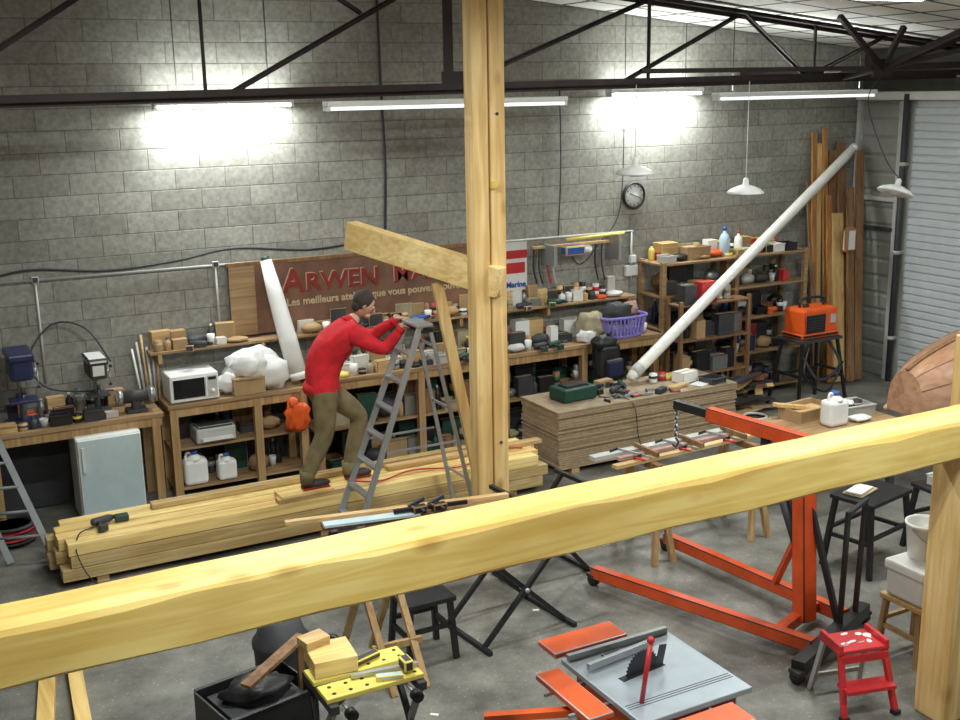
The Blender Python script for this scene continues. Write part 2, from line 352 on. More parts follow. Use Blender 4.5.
w=bpy.data.worlds.new('world');sc.world=w;w.use_nodes=True;w.node_tree.nodes['Background'].inputs[0].default_value=(.5,.55,.6,1);w.node_tree.nodes['Background'].inputs[1].default_value=.3

def shade(o,x,y,z,rot=None):
    o.lathe((x,y,z),[(.2,0),(.21,.015),(.17,.05),(.09,.085),(.035,.1),(.03,.16),(.012,.18)],WHT,24,rot);o.lathe((x,y,z),[(.03,-.01),(.055,-.02),(.055,.03),(.03,.06)],WHP,12,rot)
def pendant(x,y,z,zt):
    o=O('pendant_lamp');shade(o,x,y,z);o.cyl((x,y,z+.17),(x,y,zt),.005,WHP,n=6);o.done()
pendant(7.20,9.94,3.19,zc(7.2)-.005);pendant(8.74,9.94,2.90,zc(8.7)-.005)
o=O('pendant_lamp');x,y,z=10.42,9.3,2.85
shade(o,x,y,z,Matrix.Rotation(.35,3,'Y'))
o.cable([(10.47,9.3,3.02),(10.2,9.3,3.3),(9.9,9.3,3.9),(10.2,9.4,4.2)],.006,DRK);o.done()

# ---------------------------------------------------------------- wall fittings
o=O('conduit_pipe');yc=11.765
o.cyl((.6,yc,2.35),(8.5,yc,2.31),.014,LGR,n=8)
o.cyl((1.3,yc,2.35),(1.3,yc,1.3),.012,LGR,n=8);o.cyl((3.1,yc,2.35),(3.1,yc,1.55),.012,LGR,n=8);o.cyl((8.48,yc,2.31),(8.48,yc,1.6),.014,LGR,n=8)
o.box((8.48,yc,1.8),(.2,.05,.14),WHP,bev=.01);o.box((8.5,yc,1.95),(.1,.05,.1),WHP,bev=.01)
for x in(1.3,3.1,5.05): o.box((x,yc,2.35),(.07,.05,.07),DRK,bev=.01)
o.done()
o=O('electric_cable')
o.cable([(.9,11.77,2.4),(1.3,11.77,2.45),(2.0,11.77,2.38),(2.7,11.77,2.42),(3.3,11.77,2.50),(4.1,11.77,2.42),(4.6,11.77,2.44)],.012,BLK_)
o.cable([(5.07,11.77,5.2),(5.08,11.77,4.2),(5.1,11.77,3.3),(5.06,11.77,2.4)],.016,BLK_)
o.cable([(7.4,11.77,4.1),(7.42,11.77,3.2),(7.38,11.77,2.3)],.008,DRK);o.cable([(8.35,11.77,3.7),(8.3,11.77,2.6),(8.0,11.77,2.2),(7.7,11.77,1.95),(7.5,11.77,2.2)],.007,DRK)
o.cable([(1.9,11.5,1.5),(1.7,11.6,1.85),(1.4,11.7,1.9),(1.15,11.6,1.6),(1.3,11.5,1.3),(1.9,11.5,1.2)],.01,DRK);o.done()
o=O('clock');RY=Matrix.Rotation(math.radians(90),3,'X')
o.lathe((8.51,11.79,2.76),[(.0,0),(.165,0),(.17,.04),(.15,.05),(.14,.03),(.0,.03)],BLK_,32,RY)
o.lathe((8.51,11.79,2.76),[(.001,.031),(.14,.031),(.14,.033),(.001,.034)],WHT,32,RY)
for k in range(12):
    a=k*math.pi/6;o.beam((8.51+.11*math.sin(a),11.752,2.76+.11*math.cos(a)),(8.51+.13*math.sin(a),11.752,2.76+.13*math.cos(a)),.006,.01,BLK_,up=(0,1,0))
o.beam((8.51,11.75,2.76),(8.51-.07,11.75,2.79),.008,.014,BLK_,up=(0,1,0));o.beam((8.51,11.748,2.76),(8.51+.10,11.748,2.72),.006,.01,BLK_,up=(0,1,0));o.done()
o=O('painted_sign_board');o.bx(3.22,6.5,11.72,11.755,1.56,2.33,BAN)
o.bx(3.22,3.5,11.705,11.72,1.56,2.33,Bench);o.bx(3.2,6.52,11.70,11.75,2.31,2.35,Wbr);sign=o.done()
def text(s,x,z,size,m,y,par,ext=.004,name='lettering',sx=1):
    c=bpy.data.curves.new(name,'FONT');c.body=s;c.size=size;c.extrude=ext;c.offset=.006*size/.25
    t=bpy.data.objects.new(name,c);sc.collection.objects.link(t);t.rotation_euler=(math.pi/2,0,0);c.materials.append(m)
    t.location=(x,y,z);t.scale=(sx,1,1);t.parent=par;t.matrix_parent_inverse=Matrix.Translation(-par.location)
text('A',3.80,1.99,.36,SGW,11.715,sign);text('RWEN  MARINE',4.06,1.99,.27,SGW,11.715,sign,sx=1.12)
text('A',3.81,1.98,.36,SGR,11.708,sign);text('RWEN  MARINE',4.07,1.98,.27,SGR,11.708,sign,sx=1.12)
text('Les meilleurs ateliers que vous pouvez trouver',3.84,1.83,.115,SGW,11.712,sign,sx=1.0,name='motto')
o=O('poster');o.bx(6.6,6.93,11.77,11.785,1.7,2.32,WHP);o.bx(6.6,6.93,11.765,11.77,2.1,2.2,RED);o.bx(6.62,6.9,11.765,11.77,1.92,2.05,RED);ps=o.done()
text('Marine',6.63,1.75,.1,BLU,11.764,ps)
o=O('tool_rack')
o.bx(7.0,8.3,11.70,11.78,2.20,2.23,Wpale);o.cyl((7.4,11.6,2.3),(8.25,11.6,2.32),.02,YEL,n=8);o.bx(7.15,7.2,11.5,11.78,2.0,2.25,ALU);o.bx(8.1,8.14,11.5,11.78,2.0,2.32,ALU)
o.box((7.5,11.62,2.16),(.28,.14,.12),BLU,bev=.02);o.cyl((7.63,11.62,2.16),(7.75,11.62,2.16),.05,WHT)
for i,x in enumerate((7.0,7.08,7.2,7.28,7.9,8.0)): o.cable([(x,11.72,2.2),(x-.02,11.7,1.97),(x+.03,11.7,1.78-.01*i)],.012,(BLK_,DRK,RED,LGR)[i%4])
o.done()

# ---------------------------------------------------------------- timber frame
o=O('timber_tie_beam')
n=40;rr=random.Random(8);rings=[]
for j in range(n+1):
    x=-1.5+11*j/n;t1=.03+.010*math.sin(j*1.1)+.007*math.sin(j*2.7);t2=.016+.006*math.sin(j*1.7+2);w=.13
    prof=[(-w,-w+t2),(-w,w-t1),(-w+t1*.35,w-t1*.3),(-w+t1,w),(w-t2,w),(w,w-t2),(w,-w+t2),(w-t2,-w),(-w+t2,-w)]
    rings.append([V((x,4.54+a,1.97+b)) for a,b in prof])
o.loft(rings,Wx,True,False);o.done(keep=True)
o=O('timber_post');o.bx(5.73,5.99,4.42,4.66,0,1.84,Wz,bev=.01);o.bx(6.09,6.30,4.69,4.86,0,2.5,Wz,bev=.01);o.done()
o=O('timber_post')
z0,z1=0,5.2
o.bx(4.47,4.62,8.47,8.62,z0,z1,Wz,bev=.008);o.bx(4.65,4.80,8.50,8.66,z0,z1,Wz,bev=.008);o.bx(4.615,4.66,8.56,8.66,z0,3.9,Wor)
o.bx(4.63,4.70,8.455,8.5,2.34,2.56,Wor);o.bx(4.64,4.70,8.46,8.5,3.28,3.34,Wx)
for z in(1.0,3.9): o.cyl((4.72,8.49,z),(4.72,8.5,z),.014,DRK,n=6)
o.done()
o=O('timber_cantilever_beam');o.beam((4.70,8.44,2.47),(3.88,9.85,2.80),.14,.26,wood('pine_beam_c',(.90,.70,.34),(.74,.52,.21),1,.5),bev=.006);o.done(keep=True)
o=O('brace_plank');o.beam((4.36,9.0,2.42),(4.82,8.95,.03),.10,.045,Wye,up=(0,1,0));o.done()

# stack of long timbers
o=O('timber_stack')
rr=random.Random(3)
for y in(1.35,3.4,5.45): o.bx(y-.05,y+.05,9.58,10.2,0,.06,Wpale)
for L in range(3):
    z=.062+L*.113
    for j in range(4):
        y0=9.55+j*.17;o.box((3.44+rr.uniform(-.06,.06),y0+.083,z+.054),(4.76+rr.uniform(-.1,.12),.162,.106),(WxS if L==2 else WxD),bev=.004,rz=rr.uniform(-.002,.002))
o.bx(2.95,3.75,9.56,9.66,.402,.44,Wpale);o.bx(2.98,3.5,9.56,9.78,.402,.458,WxS,bev=.004)
o.bx(1.9,5.6,10.03,10.13,.40,.45,WxD,bev=.004);o.bx(4.2,6.0,9.90,10.0,.40,.44,Wpale,bev=.003)
o.cable([(3.7,9.7,.45),(4.0,9.62,.42),(4.4,9.75,.42),(4.9,9.6,.42),(5.4,9.9,.42),(5.7,9.8,.42)],.009,RED)
o.done(keep=True)
o=O('power_drill');drill(o,1.42,9.88,.405,DRK,.3);o.box((1.6,9.9,.43),(.12,.08,.06),GRN,bev=.01);o.cable([(1.34,9.8,.42),(1.2,9.7,.42),(1.15,9.5,.3),(1.3,9.42,.03),(1.7,9.3,.012),(2.2,9.2,.012)],.006,BLK_);o.done()

# particle-board stack with sheets
o=O('particle_board_stack')
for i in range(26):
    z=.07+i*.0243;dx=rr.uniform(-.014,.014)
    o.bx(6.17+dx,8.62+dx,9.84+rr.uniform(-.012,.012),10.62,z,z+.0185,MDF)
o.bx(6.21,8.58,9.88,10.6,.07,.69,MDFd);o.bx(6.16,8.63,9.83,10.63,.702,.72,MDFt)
for x in(6.4,7.4,8.4): o.bx(x-.05,x+.05,9.85,10.6,0,.07,Wpale)
o.done()
o=O('power_tool_case');o.box((6.62,10.25,.80),(.46,.3,.15),GRN,rz=.1,bev=.02);o.box((6.62,10.25,.885),(.3,.16,.03),BLK_,rz=.1,bev=.008);o.cable([(6.5,10.1,.9),(6.6,10.07,.93),(6.72,10.1,.9)],.012,BLK_);o.done()
o=O('hand_tools');z=.722
drill(o,7.15,10.2,z,DRK,.5);drill(o,7.35,10.35,z,GRN,-1.9);clamp_(o,6.85,9.98,z,.5,.1);clamp_(o,7.5,10.1,z,.4,-.5);clamp_(o,7.0,10.05,z,.35,.6)
carton(o,8.15,10.2,z,.26,.18,.12,WHT,.2);carton(o,8.35,10.35,z,.14,.12,.06,ORG,-.3);o.box((7.9,10.0,z+.02),(.3,.08,.03),Wpale,rz=.3);can(o,7.8,10.35,z,.11,.05,WHT);can(o,7.95,10.38,z,.1,.05,RED)
drill(o,7.0,10.4,z,BLK_,.2);crate(o,8.4,10.0,z,.24,.2,.06,DRK,.2);o.box((7.6,9.93,z+.03),(.18,.08,.06),DRK,rz=.5,bev=.01);o.box((7.2,10.5,z+.04),(.22,.1,.08),CRD,rz=.2)
o.box((7.3,9.95,z+.015),(.35,.03,.02),ALU,rz=-.2);o.lathe((8.05,10.4,z),[(.05,0),(.08,0),(.08,.05),(.05,.05),(.05,0)],YEL,14);o.box((8.2,9.98,z+.006),(.2,.16,.008),WHP,rz=.4)
o.cable([(7.0,10.3,z+.01),(6.9,10.1,z+.01),(7.1,9.9,z+.01),(7.15,9.8,z-.1),(7.2,9.8,.3),(7.3,9.78,.02)],.006,BLK_);o.done()

# ---------------------------------------------------------------- white mast leaning into corner
o=O('white_mast_pole')
a=V((7.5,10.4,.80));b=V((12.15,11.62,3.22))
o.tube([a,a.lerp(b,.02),a.lerp(b,.98),b],[.05,.07,.065,.05],PVC,16)
d=(b-a).normalized();o.tube([a.lerp(b,.015),a.lerp(b,.04)],.075,LGR,16);o.tube([b-d*.05,b+d*.03],.066,WHT,14);o.done()
o=O('leaning_timber')
for i,(x,y,h,m,t) in enumerate([(11.45,11.55,3.45,Wor,.04),(11.55,11.6,3.3,Wye,.05),(11.64,11.5,3.5,Wor,.04),(11.8,11.6,3.2,Wbr,.1),(11.74,11.36,2.35,Wye,.16),(11.95,11.42,3.3,Wbr,.12),(12.06,11.32,3.2,Wbr,.1),(11.6,11.4,2.6,Wor,.04),(11.9,11.3,2.7,Wbr,.08),(11.4,11.45,2.8,Wbr,.06)]):
    o.beam((x-.1,y-.2,.02),(x+.02,11.7 if y>11.4 else y+.12,h),.03,t+.04,m,up=(1,0,0))
o.box((11.78,11.25,2.0),(.2,.1,.34),WHP,bev=.04);o.done()

# ---------------------------------------------------------------- benches
def bench(name,x0,x1,y0,y1,z,legs,shelf=None,th=.045):
    o=O(name);o.bx(x0,x1,y0,y1,z-th,z,Bench,bev=.004);o.bx(x0+.02,x1-.02,y0+.02,y0+.05,z-th-.09,z-th,BenchZ)
    for x in legs:
        o.bx(x-.04,x+.04,y0+.01,y0+.09,0,z-th,BenchZ);o.bx(x-.04,x+.04,y1-.1,y1-.03,0,z-th,BenchZ);o.bx(x-.02,x+.02,y0+.05,y1-.05,z-th-.09,z-th,BenchZ)
    for s in shelf or []: o.bx(x0+.03,x1-.03,y0+.05,y1-.03,s-.025,s,Bench)
    o.bx(x0+.02,x1-.02,y1-.02,y1-.005,.02,z-th,DRK)  # dark back panel, added to paint the shade below the bench
    return o
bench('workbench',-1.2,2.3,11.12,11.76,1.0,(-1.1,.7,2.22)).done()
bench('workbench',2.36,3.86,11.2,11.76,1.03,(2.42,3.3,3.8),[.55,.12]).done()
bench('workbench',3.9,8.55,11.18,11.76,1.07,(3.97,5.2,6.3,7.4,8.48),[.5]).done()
o=O('ledge_shelf');o.bx(2.3,8.4,11.52,11.78,1.5,1.525,Bench)
for x in(2.4,3.5,4.7,5.9,7.1,8.3): o.bx(x-.02,x+.02,11.54,11.78,1.40,1.5,BenchZ)
o.done()
sm=[CRD,CRD,WHT,RED,Wpale,LGR,DRK,WHP,TAN,BLK_,DRK,GRY]
o=O('shelf_supplies');clutter(o,2.35,3.35,11.62,11.78,1.526,.26,21,20,[CRD,CRD,RED,Wpale,WHP,DRK],.1);clutter(o,2.35,3.4,11.5,11.64,1.526,.15,25,12,[CRD,CRD,RED,DRK,WHP]);clutter(o,3.95,8.35,11.64,11.78,1.526,.28,22,20,sm,.1);clutter(o,3.95,8.35,11.5,11.64,1.526,.17,23,12,sm);o.done()
o=O('leaning_rods')
for k in range(6): o.cyl((2.2+.035*k,11.6,1.0),(2.16+.05*k,11.74,1.55+.07*(k%3)),.013,(WHP,LGR,Wpale)[k%3],n=8)
o.done()
o=O('bench_supplies');clutter(o,4.2,7.9,11.5,11.72,1.071,.34,31,20,sm,.3);clutter(o,4.1,7.4,11.36,11.52,1.071,.24,32,12,sm,.1);clutter(o,4.1,7.2,11.18,11.36,1.071,.14,33,10,sm+[WHT,WHP]);clutter(o,8.35,8.6,11.2,11.5,1.071,.2,34,8,dd if False else [DRK,GRY]);o.done()
o=O('bench_supplies');clutter(o,-.3,2.2,11.54,11.74,1.001,.32,41,8,[DRK,BLK_,Wpale,RED,GRY,CRD,DRK]);clutter(o,.2,.8,11.32,11.5,1.001,.2,43,8,[DRK,BLK_,Wpale,LGR,DRK]);clutter(o,1.2,1.6,11.32,11.5,1.001,.24,45,8,[DRK,BLK_]);clutter(o,.2,2.0,11.12,11.26,1.001,.12,42,6,[DRK,BLK_,Wpale,LGR,CRD]);o.done()
dd=[DRK,BLK_,CRD,DRK,TAN,GRY,BLK_,Wbr,GRN,DRK]  # mostly dark colours, painting under-bench shade into the stored items
o=O('stored_supplies');clutter(o,4.1,8.4,11.45,11.7,.501,.5,51,9,dd,.6);clutter(o,4.1,8.4,11.25,11.45,.501,.36,55,5,dd,.4);clutter(o,4.1,8.4,11.4,11.7,0,.44,52,6,dd,.8);clutter(o,4.1,8.4,11.22,11.42,0,.3,56,4,dd,.5);o.done()
o=O('stored_supplies');clutter(o,3.05,3.75,11.28,11.7,.551,.38,53,5,dd);clutter(o,3.2,3.75,11.28,11.7,.121,.36,54,4,dd);clutter(o,2.5,3.75,11.5,11.74,.121,.4,57,6,dd,.5);clutter(o,2.5,3.75,11.56,11.74,.551,.4,58,6,[DRK,BLK_,Wbr],.5);o.done()
o=O('computer_printer');o.box((2.85,11.40,.64),(.42,.3,.16),LGR,bev=.02);o.box((2.85,11.25,.61),(.32,.12,.02),WHT);o.box((2.85,11.36,.73),(.36,.2,.03),DRK,bev=.005);o.done()
def jug(x,y,z,h,w,m=WHT):
    o=O('plastic_jug');o.box((x,y,z+h*.38),(w,w*.7,h*.76),m,bev=w*.15);o.lathe((x,y,z),[(w*.35,h*.7),(w*.3,h*.8),(w*.14,h*.88),(w*.14,h*.92)],m,12);o.lathe((x,y,z),[(w*.17,h*.9),(w*.17,h)],BLU,10)
    o.cable([(x-w*.38,y,z+h*.72),(x-w*.3,y,z+h*.95),(x-w*.1,y,z+h*.9)],w*.06,m,4);o.done()
jug(2.62,11.35,.122,.36,.25);jug(2.95,11.33,.122,.28,.2)
o=O('microwave_oven');x,y,z=2.66,11.42,1.03
o.box((x,y,z+.15),(.5,.36,.28),WHT,bev=.012);o.box((x-.06,y-.185,z+.15),(.33,.012,.21),GLS,bev=.004);o.box((x+.18,y-.185,z+.15),(.1,.012,.22),LGR);o.cyl((x+.18,y-.18,z+.1),(x+.18,y-.21,z+.1),.022,WHT);o.box((x+.115,y-.2,z+.15),(.015,.02,.2),WHT);o.box((x+.18,y-.192,z+.23),(.08,.004,.03),BLK_)
for sx in(-.2,.2): o.cyl((x+sx,y,z-.0),(x+sx,y,z+.02),.02,BLK_)
o.done()
o=O('plastic_sheeting_pile');o.lump((3.33,11.42,1.25),(.30,.10,.22),WHT,5,.16,26);o.lump((3.5,11.33,1.2),(.18,.1,.18),WHP,8,.2,24);o.lump((3.05,11.36,1.15),(.13,.11,.11),WHP,9,.2,18);o.lump((3.28,11.3,1.33),(.18,.1,.15),WHT,12,.22,20);o.done()
o=O('cardboard_box');carton(o,3.22,11.28,1.035,.34,.16,.18,CRD,.05);o.bx(3.08,3.36,11.18,11.22,1.2,1.22,CRD);o.done()
o=O('rolled_plastic_film');a=V((3.80,11.36,1.16));b=V((3.62,11.66,2.36))
o.tube([a,a.lerp(b,.3),a.lerp(b,.7),b],[.10,.10,.085,.06],WHT,18);o.tube([b,b+(b-a).normalized()*.04],[.05,.045],GRN,12)
o.tube([a-(b-a).normalized()*.08,a],[.085,.1],WHP,18);o.done()
o=O('mini_fridge');o.bx(1.42,2.04,11.03,11.5,.02,.88,WHT,bev=.015);o.bx(1.43,2.03,10.985,11.025,.05,.87,LBL,bev=.01);o.bx(1.46,1.485,10.955,10.985,.55,.8,WHP)
for x in(1.48,1.98): o.cyl((x,11.1,0),(x,11.1,.03),.025,BLK_)
o.done()
o=O('hanging_safety_vest');o.lump((3.70,11.14,.74),(.13,.045,.17),ORG,3,.2,22);o.lump((3.66,11.13,.90),(.06,.04,.06),ORG,4,.1);o.cable([(3.66,11.13,.93),(3.67,11.16,1.0)],.008,DRK);o.done()
# drill presses
def press(x,y,z,m1,m2,s=1):
    o=O('drill_press')
    o.box((x,y,z+.02*s),(.3*s,.34*s,.04*s),m1,bev=.006);o.cyl((x,y+.08*s,z+.04*s),(x,y+.08*s,z+.6*s),.032*s,ALU)
    o.box((x,y-.04*s,z+.25*s),(.24*s,.22*s,.025*s),m1,bev=.005);o.box((x,y+.06*s,z+.25*s),(.1*s,.1*s,.07*s),m1,bev=.01)
    o.box((x,y,z+.56*s),(.2*s,.42*s,.2*s),m1,bev=.03);o.box((x,y-.02,z+.68*s),(.23*s,.46*s,.07*s),m2,bev=.02);o.box((x,y-.215*s,z+.57*s),(.13*s,.012,.12*s),m2)
    o.cyl((x,y-.1*s,z+.48*s),(x,y-.1*s,z+.38*s),.035*s,ALU);o.cyl((x,y-.1*s,z+.38*s),(x,y-.1*s,z+.32*s),.022*s,DRK);o.cyl((x,y-.1*s,z+.32*s),(x,y-.1*s,z+.27*s),.006*s,ALU,n=6)
    o.cyl((x+.1*s,y-.08*s,z+.52*s),(x+.14*s,y-.08*s,z+.52*s),.03*s,ALU)
    for k in range(3):
        a=k*2.1+.4;q=V((x+.14*s,y-.08*s+.15*s*math.cos(a),z+.52*s+.15*s*math.sin(a)));o.cyl((x+.14*s,y-.08*s,z+.52*s),q,.006,ALU,n=6);o.ell(q,(.016,.016,.016),BLK_)
    o.cyl((x,y+.22*s,z+.48*s),(x,y+.22*s,z+.66*s),.07*s,DRK);o.done()
press(1.03,11.38,1.0,DBL,DBL,1.05);press(1.73,11.40,1.0,DRK,WHP,.85)
o=O('bench_grinder');x,y,z=2.07,11.3,1.0
o.box((x,y,z+.02),(.2,.16,.04),DRK,bev=.006);o.box((x,y,z+.09),(.08,.1,.12),DRK,bev=.01);o.cyl((x-.12,y,z+.16),(x+.12,y,z+.16),.065,DRK);
for s in(-1,1): o.cyl((x+s*.13,y,z+.16),(x+s*.18,y,z+.16),.085,GRY);o.cyl((x+s*.125,y,z+.17),(x+s*.19,y,z+.17),.06,LGR)
o.done()
def stepladder(name,top,fl,fr,y0,y1,n,wt=.75):
    o=O(name);yc=(y0+y1)/2;h=top.z
    ya,yb=yc-(yc-y0)*wt,yc+(y1-yc)*wt
    for ft,tp in(((y0,ya)),((y1,yb))):
        o.beam((fl,ft,.02),(top.x-.04,tp,h),.022,.055,ALU,up=(1,0,0));o.beam((fr,ft,.02),(top.x+.06,tp,h-.05),.02,.035,ALU,up=(1,0,0))
        o.box((fl,ft,.025),(.08,.035,.05),BLK_);o.box((fr,ft,.025),(.06,.035,.05),BLK_)
        o.beam((fl+(top.x-fl)*.45,ft,h*.45),(fr+(top.x-fr)*.45,ft,h*.45),.01,.02,ALU)
    for i in range(1,n):
        t=i/n;x=fl+(top.x-.04-fl)*t;a=y0+(ya-y0)*t;b=y1+(yb-y1)*t
        o.bx(x-.035,x+.035,a,b,h*t-.012,h*t+.010,ALU);
    for t in(.25,.6,.9):
        x=fr+(top.x+.06-fr)*t;o.beam((x,y0+(ya-y0)*t,h*t),(x,y1+(yb-y1)*t,h*t),.015,.025,ALU)
    o.box((top.x,yc,h),(.16,(yb-ya)+.05,.03),ALU,bev=.006);o.box((top.x+.02,yc,h-.05),(.12,(yb-ya)+.03,.03),BLK_)
    return o.done()
stepladder('stepladder',V((4.27,9.29,2.02)),3.44,4.74,9.0,9.5,8,.6)
o=O('aluminium_ladder');
for dx in(0,.36): o.beam((.68+dx,10.35-dx*.3,.02),(.30+dx,11.05-dx*.1,1.25),.025,.06,ALD,up=(1,0,0))
for i in range(1,6):
    t=i/6;o.cyl((.68-.38*t,10.35+.70*t,.02+1.23*t),(1.04-.38*t,10.24+.77*t,.02+1.23*t),.016,ALD,n=8)
o.done()
o=O('garden_hose_coil')
for k in range(5): o.lathe((.75,10.95,.02+.035*k),[(.2,0),(.235,.017),(.2,.034),(.18,.017),(.2,0)],RED if k%2 else DRK,20)
o.done()

# ---------------------------------------------------------------- shelving unit
o=O('shelving_unit')
for x in(8.62,9.8,11.0):
    for y in(11.27,11.72): o.bx(x-.03,x+.03,y-.03,y+.03,0,1.95,Bench)
for z in(.12,.62,1.1,1.52,1.93): o.bx(8.58,11.05,11.24,11.76,z-.025,z,Bench)
o.done()
dk=[DRK,BLK_,DRK,GRY,Wbr,CRD,RED,DBL,LGR,DRK,BLK_]
o=O('shelf_supplies');clutter(o,8.65,10.95,11.5,11.74,1.931,.24,61,12,[WHT,CRD,CRD,BLK_,LGR,YEL,RED,WHP]);clutter(o,8.65,10.95,11.28,11.5,1.931,.15,69,6,[WHT,CRD,DRK,BLK_,LGR,YEL,ORG]);bottle(o,9.72,11.42,1.931,.38,.07,BOTL,BLU);bottle(o,10.02,11.5,1.931,.3,.055,WHT,RED)
crate(o,9.25,11.5,1.931,.36,.3,.16,CRD);carton(o,8.9,11.6,1.931,.26,.2,.22,Wpale);o.done()
o=O('shelf_supplies');
for z,sd in((1.521,62),(1.101,63),(.621,64),(.121,65)):
    for xa,xb,k in((8.7,9.75,0),(9.87,10.95,10)): clutter(o,xa,xb,11.5,11.72,z,.36,sd+k,12,dk,.3);clutter(o,xa,xb,11.26,11.5,z,.24,sd+k+20,8,dk)
o.done()
o=O('storage_rack');
for z in(.55,1.0,1.45): o.bx(8.62,9.75,10.9,11.2,z-.02,z,Wbr);
for x in(8.64,9.73):
    for y in(10.92,11.18): o.bx(x-.025,x+.025,y-.02,y+.02,0,1.5,Wbr)
o.done()
o=O('rack_supplies')
for z,sd in((1.451,91),(1.001,92),(.551,93),(0,94)): clutter(o,8.7,9.7,10.9,11.2,z,.32,sd,10,dk+[WHP],.3)
o.done()
# basket, jacket and backpack on bench end
o=O('laundry_basket');x,y,z=8.02,11.32,1.071
def rect(k,zz,n=28):
    out=[]
    for i in range(n):
        a=2*math.pi*i/n;c_,s_=math.cos(a),math.sin(a);q=(abs(c_)**4+abs(s_)**4)**-.25;out.append(V((x+c_*q*.32*k,y+s_*q*.16*k,z+zz)))
    return out
o.loft([rect(.82,0),rect(.84,.04)],PUR);o.loft([rect(1,.24),rect(1.08,.25),rect(1.08,.28),rect(1,.28),rect(.97,.24),rect(1,.24)],PUR,False);o.loft([rect(.9,.12),rect(.92,.14)],PUR,False)
A=rect(.83,.03,36);B=rect(1.0,.26,36)
for i in range(36): o.beam(A[i],B[i],.026,.012,PUR)
o.done()
o=O('folded_clothes');o.lump((8.0,11.32,1.38),(.25,.13,.13),DRK,3,.25,20);o.lump((8.15,11.3,1.41),(.1,.1,.09),PINK,5,.2);o.lump((7.62,11.38,1.24),(.2,.14,.18),TAN,6,.25,20);o.lump((7.5,11.3,1.14),(.13,.1,.08),WHP,16,.2);o.lump((8.05,11.35,1.2),(.22,.11,.12),WHP,7,.1);o.done()
o=O('backpack');x,y=7.6,11.0
o.box((x,y,.88),(.36,.2,.46),BLK_,bev=.07,taper=.85);o.box((x+.02,y-.12,.80),(.26,.08,.24),DBL,bev=.035);o.lump((x-.05,y,1.1),(.17,.1,.1),BLK_,4,.2);o.cable([(x-.06,y,1.12),(x,y,1.22),(x+.06,y,1.12)],.014,BLK_)
for s in(-1,1): o.cable([(x+s*.1,y+.08,1.1),(x+s*.12,y+.14,.95),(x+s*.1,y+.08,.74)],.016,BLK_)
o.done()

# orange generator on stand
o=O('generator');x,y,z=10.5,10.6,.92
o.box((x,y,z+.22),(.60,.36,.34),ORG,bev=.04);o.box((x,y,z+.04),(.64,.38,.07),BLK_,bev=.02);o.box((x-.1,y-.185,z+.2),(.34,.02,.24),BLK_,bev=.005)
for k in range(5): o.box((x-.1,y-.197,z+.13+.035*k),(.26,.006,.01),DRK)
o.box((x+.2,y-.185,z+.24),(.1,.02,.12),LGR,bev=.004);o.cable([(x-.2,y,z+.38),(x-.18,y,z+.49),(x+.18,y,z+.49),(x+.2,y,z+.38)],.018,BLK_);o.cyl((x-.1,y,z+.38),(x-.1,y,z+.42),.04,BLK_);o.done()
o=O('metal_tool_stand')
o.box((x,y,.9),(.7,.45,.035),DRK)
for sx in(-1,1):
    for sy in(-1,1): o.beam((x+sx*.3,y+sy*.18,.89),(x+sx*.42,y+sy*.28,.0),.035,.035,BLK_)
    o.beam((x+sx*.36,y-.23,.45),(x+sx*.36,y+.23,.45),.03,.03,BLK_)
o.beam((x-.36,y-.23,.4),(x+.36,y-.23,.4),.03,.03,BLK_);o.beam((x-.36,y+.23,.4),(x+.36,y+.23,.4),.03,.03,BLK_)
o.cable([(x-.3,y-.2,.7),(x-.1,y-.3,.4),(x+.3,y-.25,.55),(x+.2,y-.1,.88)],.02,DRK);o.cable([(x-.25,y-.25,.85),(x-.4,y-.35,.5),(x,y-.35,.25),(x+.3,y-.3,.6)],.015,BLK_);o.done()
o=O('scrap_wood_pile')
for k in range(16): o.beam((9.0+rr.random()*1.0,10.5+rr.random()*.3,.03+.03*k),(9.3+rr.random()*.7,10.6+rr.random()*.2,.06+.03*k),.1,.025,rr.choice([Wpale,Wbr,DRK,MDF,DRK]))
o.done()
o=O('coiled_rope');
for k in range(3): o.cable([(9.35+(.2-.03*k)*math.cos(a*.7),10.3+(.2-.03*k)*math.sin(a*.7),.02+.03*k) for a in range(10)],.016,(TAN,DRK,WHP)[k],4)
o.done()

# ---------------------------------------------------------------- engine hoist
o=O('engine_hoist')
o.beam((5.3,5.30,.12),(6.4,5.74,.12),.10,.10,BLK_);
o.beam((5.6,5.45,.14),(4.97,7.37,.12),.09,.10,HST,bev=.008);o.beam((6.15,5.68,.14),(5.95,7.65,.12),.09,.10,HST,bev=.008)
o.beam((5.55,5.75,.14),(6.1,5.95,.14),.08,.08,HST)
m0=V((5.86,5.82,.12));m1=V((5.92,5.98,1.5))
o.beam(m0,m1,.13,.13,HST,up=(1,0,0),bev=.008)
o.beam((6.05,6.35,.17),m0.lerp(m1,.55),.045,.045,HST)
tip=V((5.66,7.2,1.53));o.beam(m1+V((.02,-.14,-.01)),m1.lerp(tip,.72),.09,.11,HST,bev=.006);o.beam(m1.lerp(tip,.6),tip,.055,.07,BLK_)
o.beam(m0.lerp(m1,.42),m1.lerp(tip,.3),.05,.05,BLK_);o.cyl(m0.lerp(m1,.38)+V((0,.05,0)),(m0.lerp(m1,.38)+V((0,.05,0))).lerp(m1.lerp(tip,.3),.55),.045,DRK)
o.beam((6.22,5.66,.14),(6.3,5.7,1.05),.03,.03,BLK_);o.beam((6.0,5.58,1.03),(6.32,5.7,1.05),.03,.03,BLK_);o.beam((5.98,5.58,.14),(6.0,5.58,1.05),.03,.03,BLK_)
o.beam((6.0,5.62,.16),m0.lerp(m1,.8),.04,.04,BLK_)
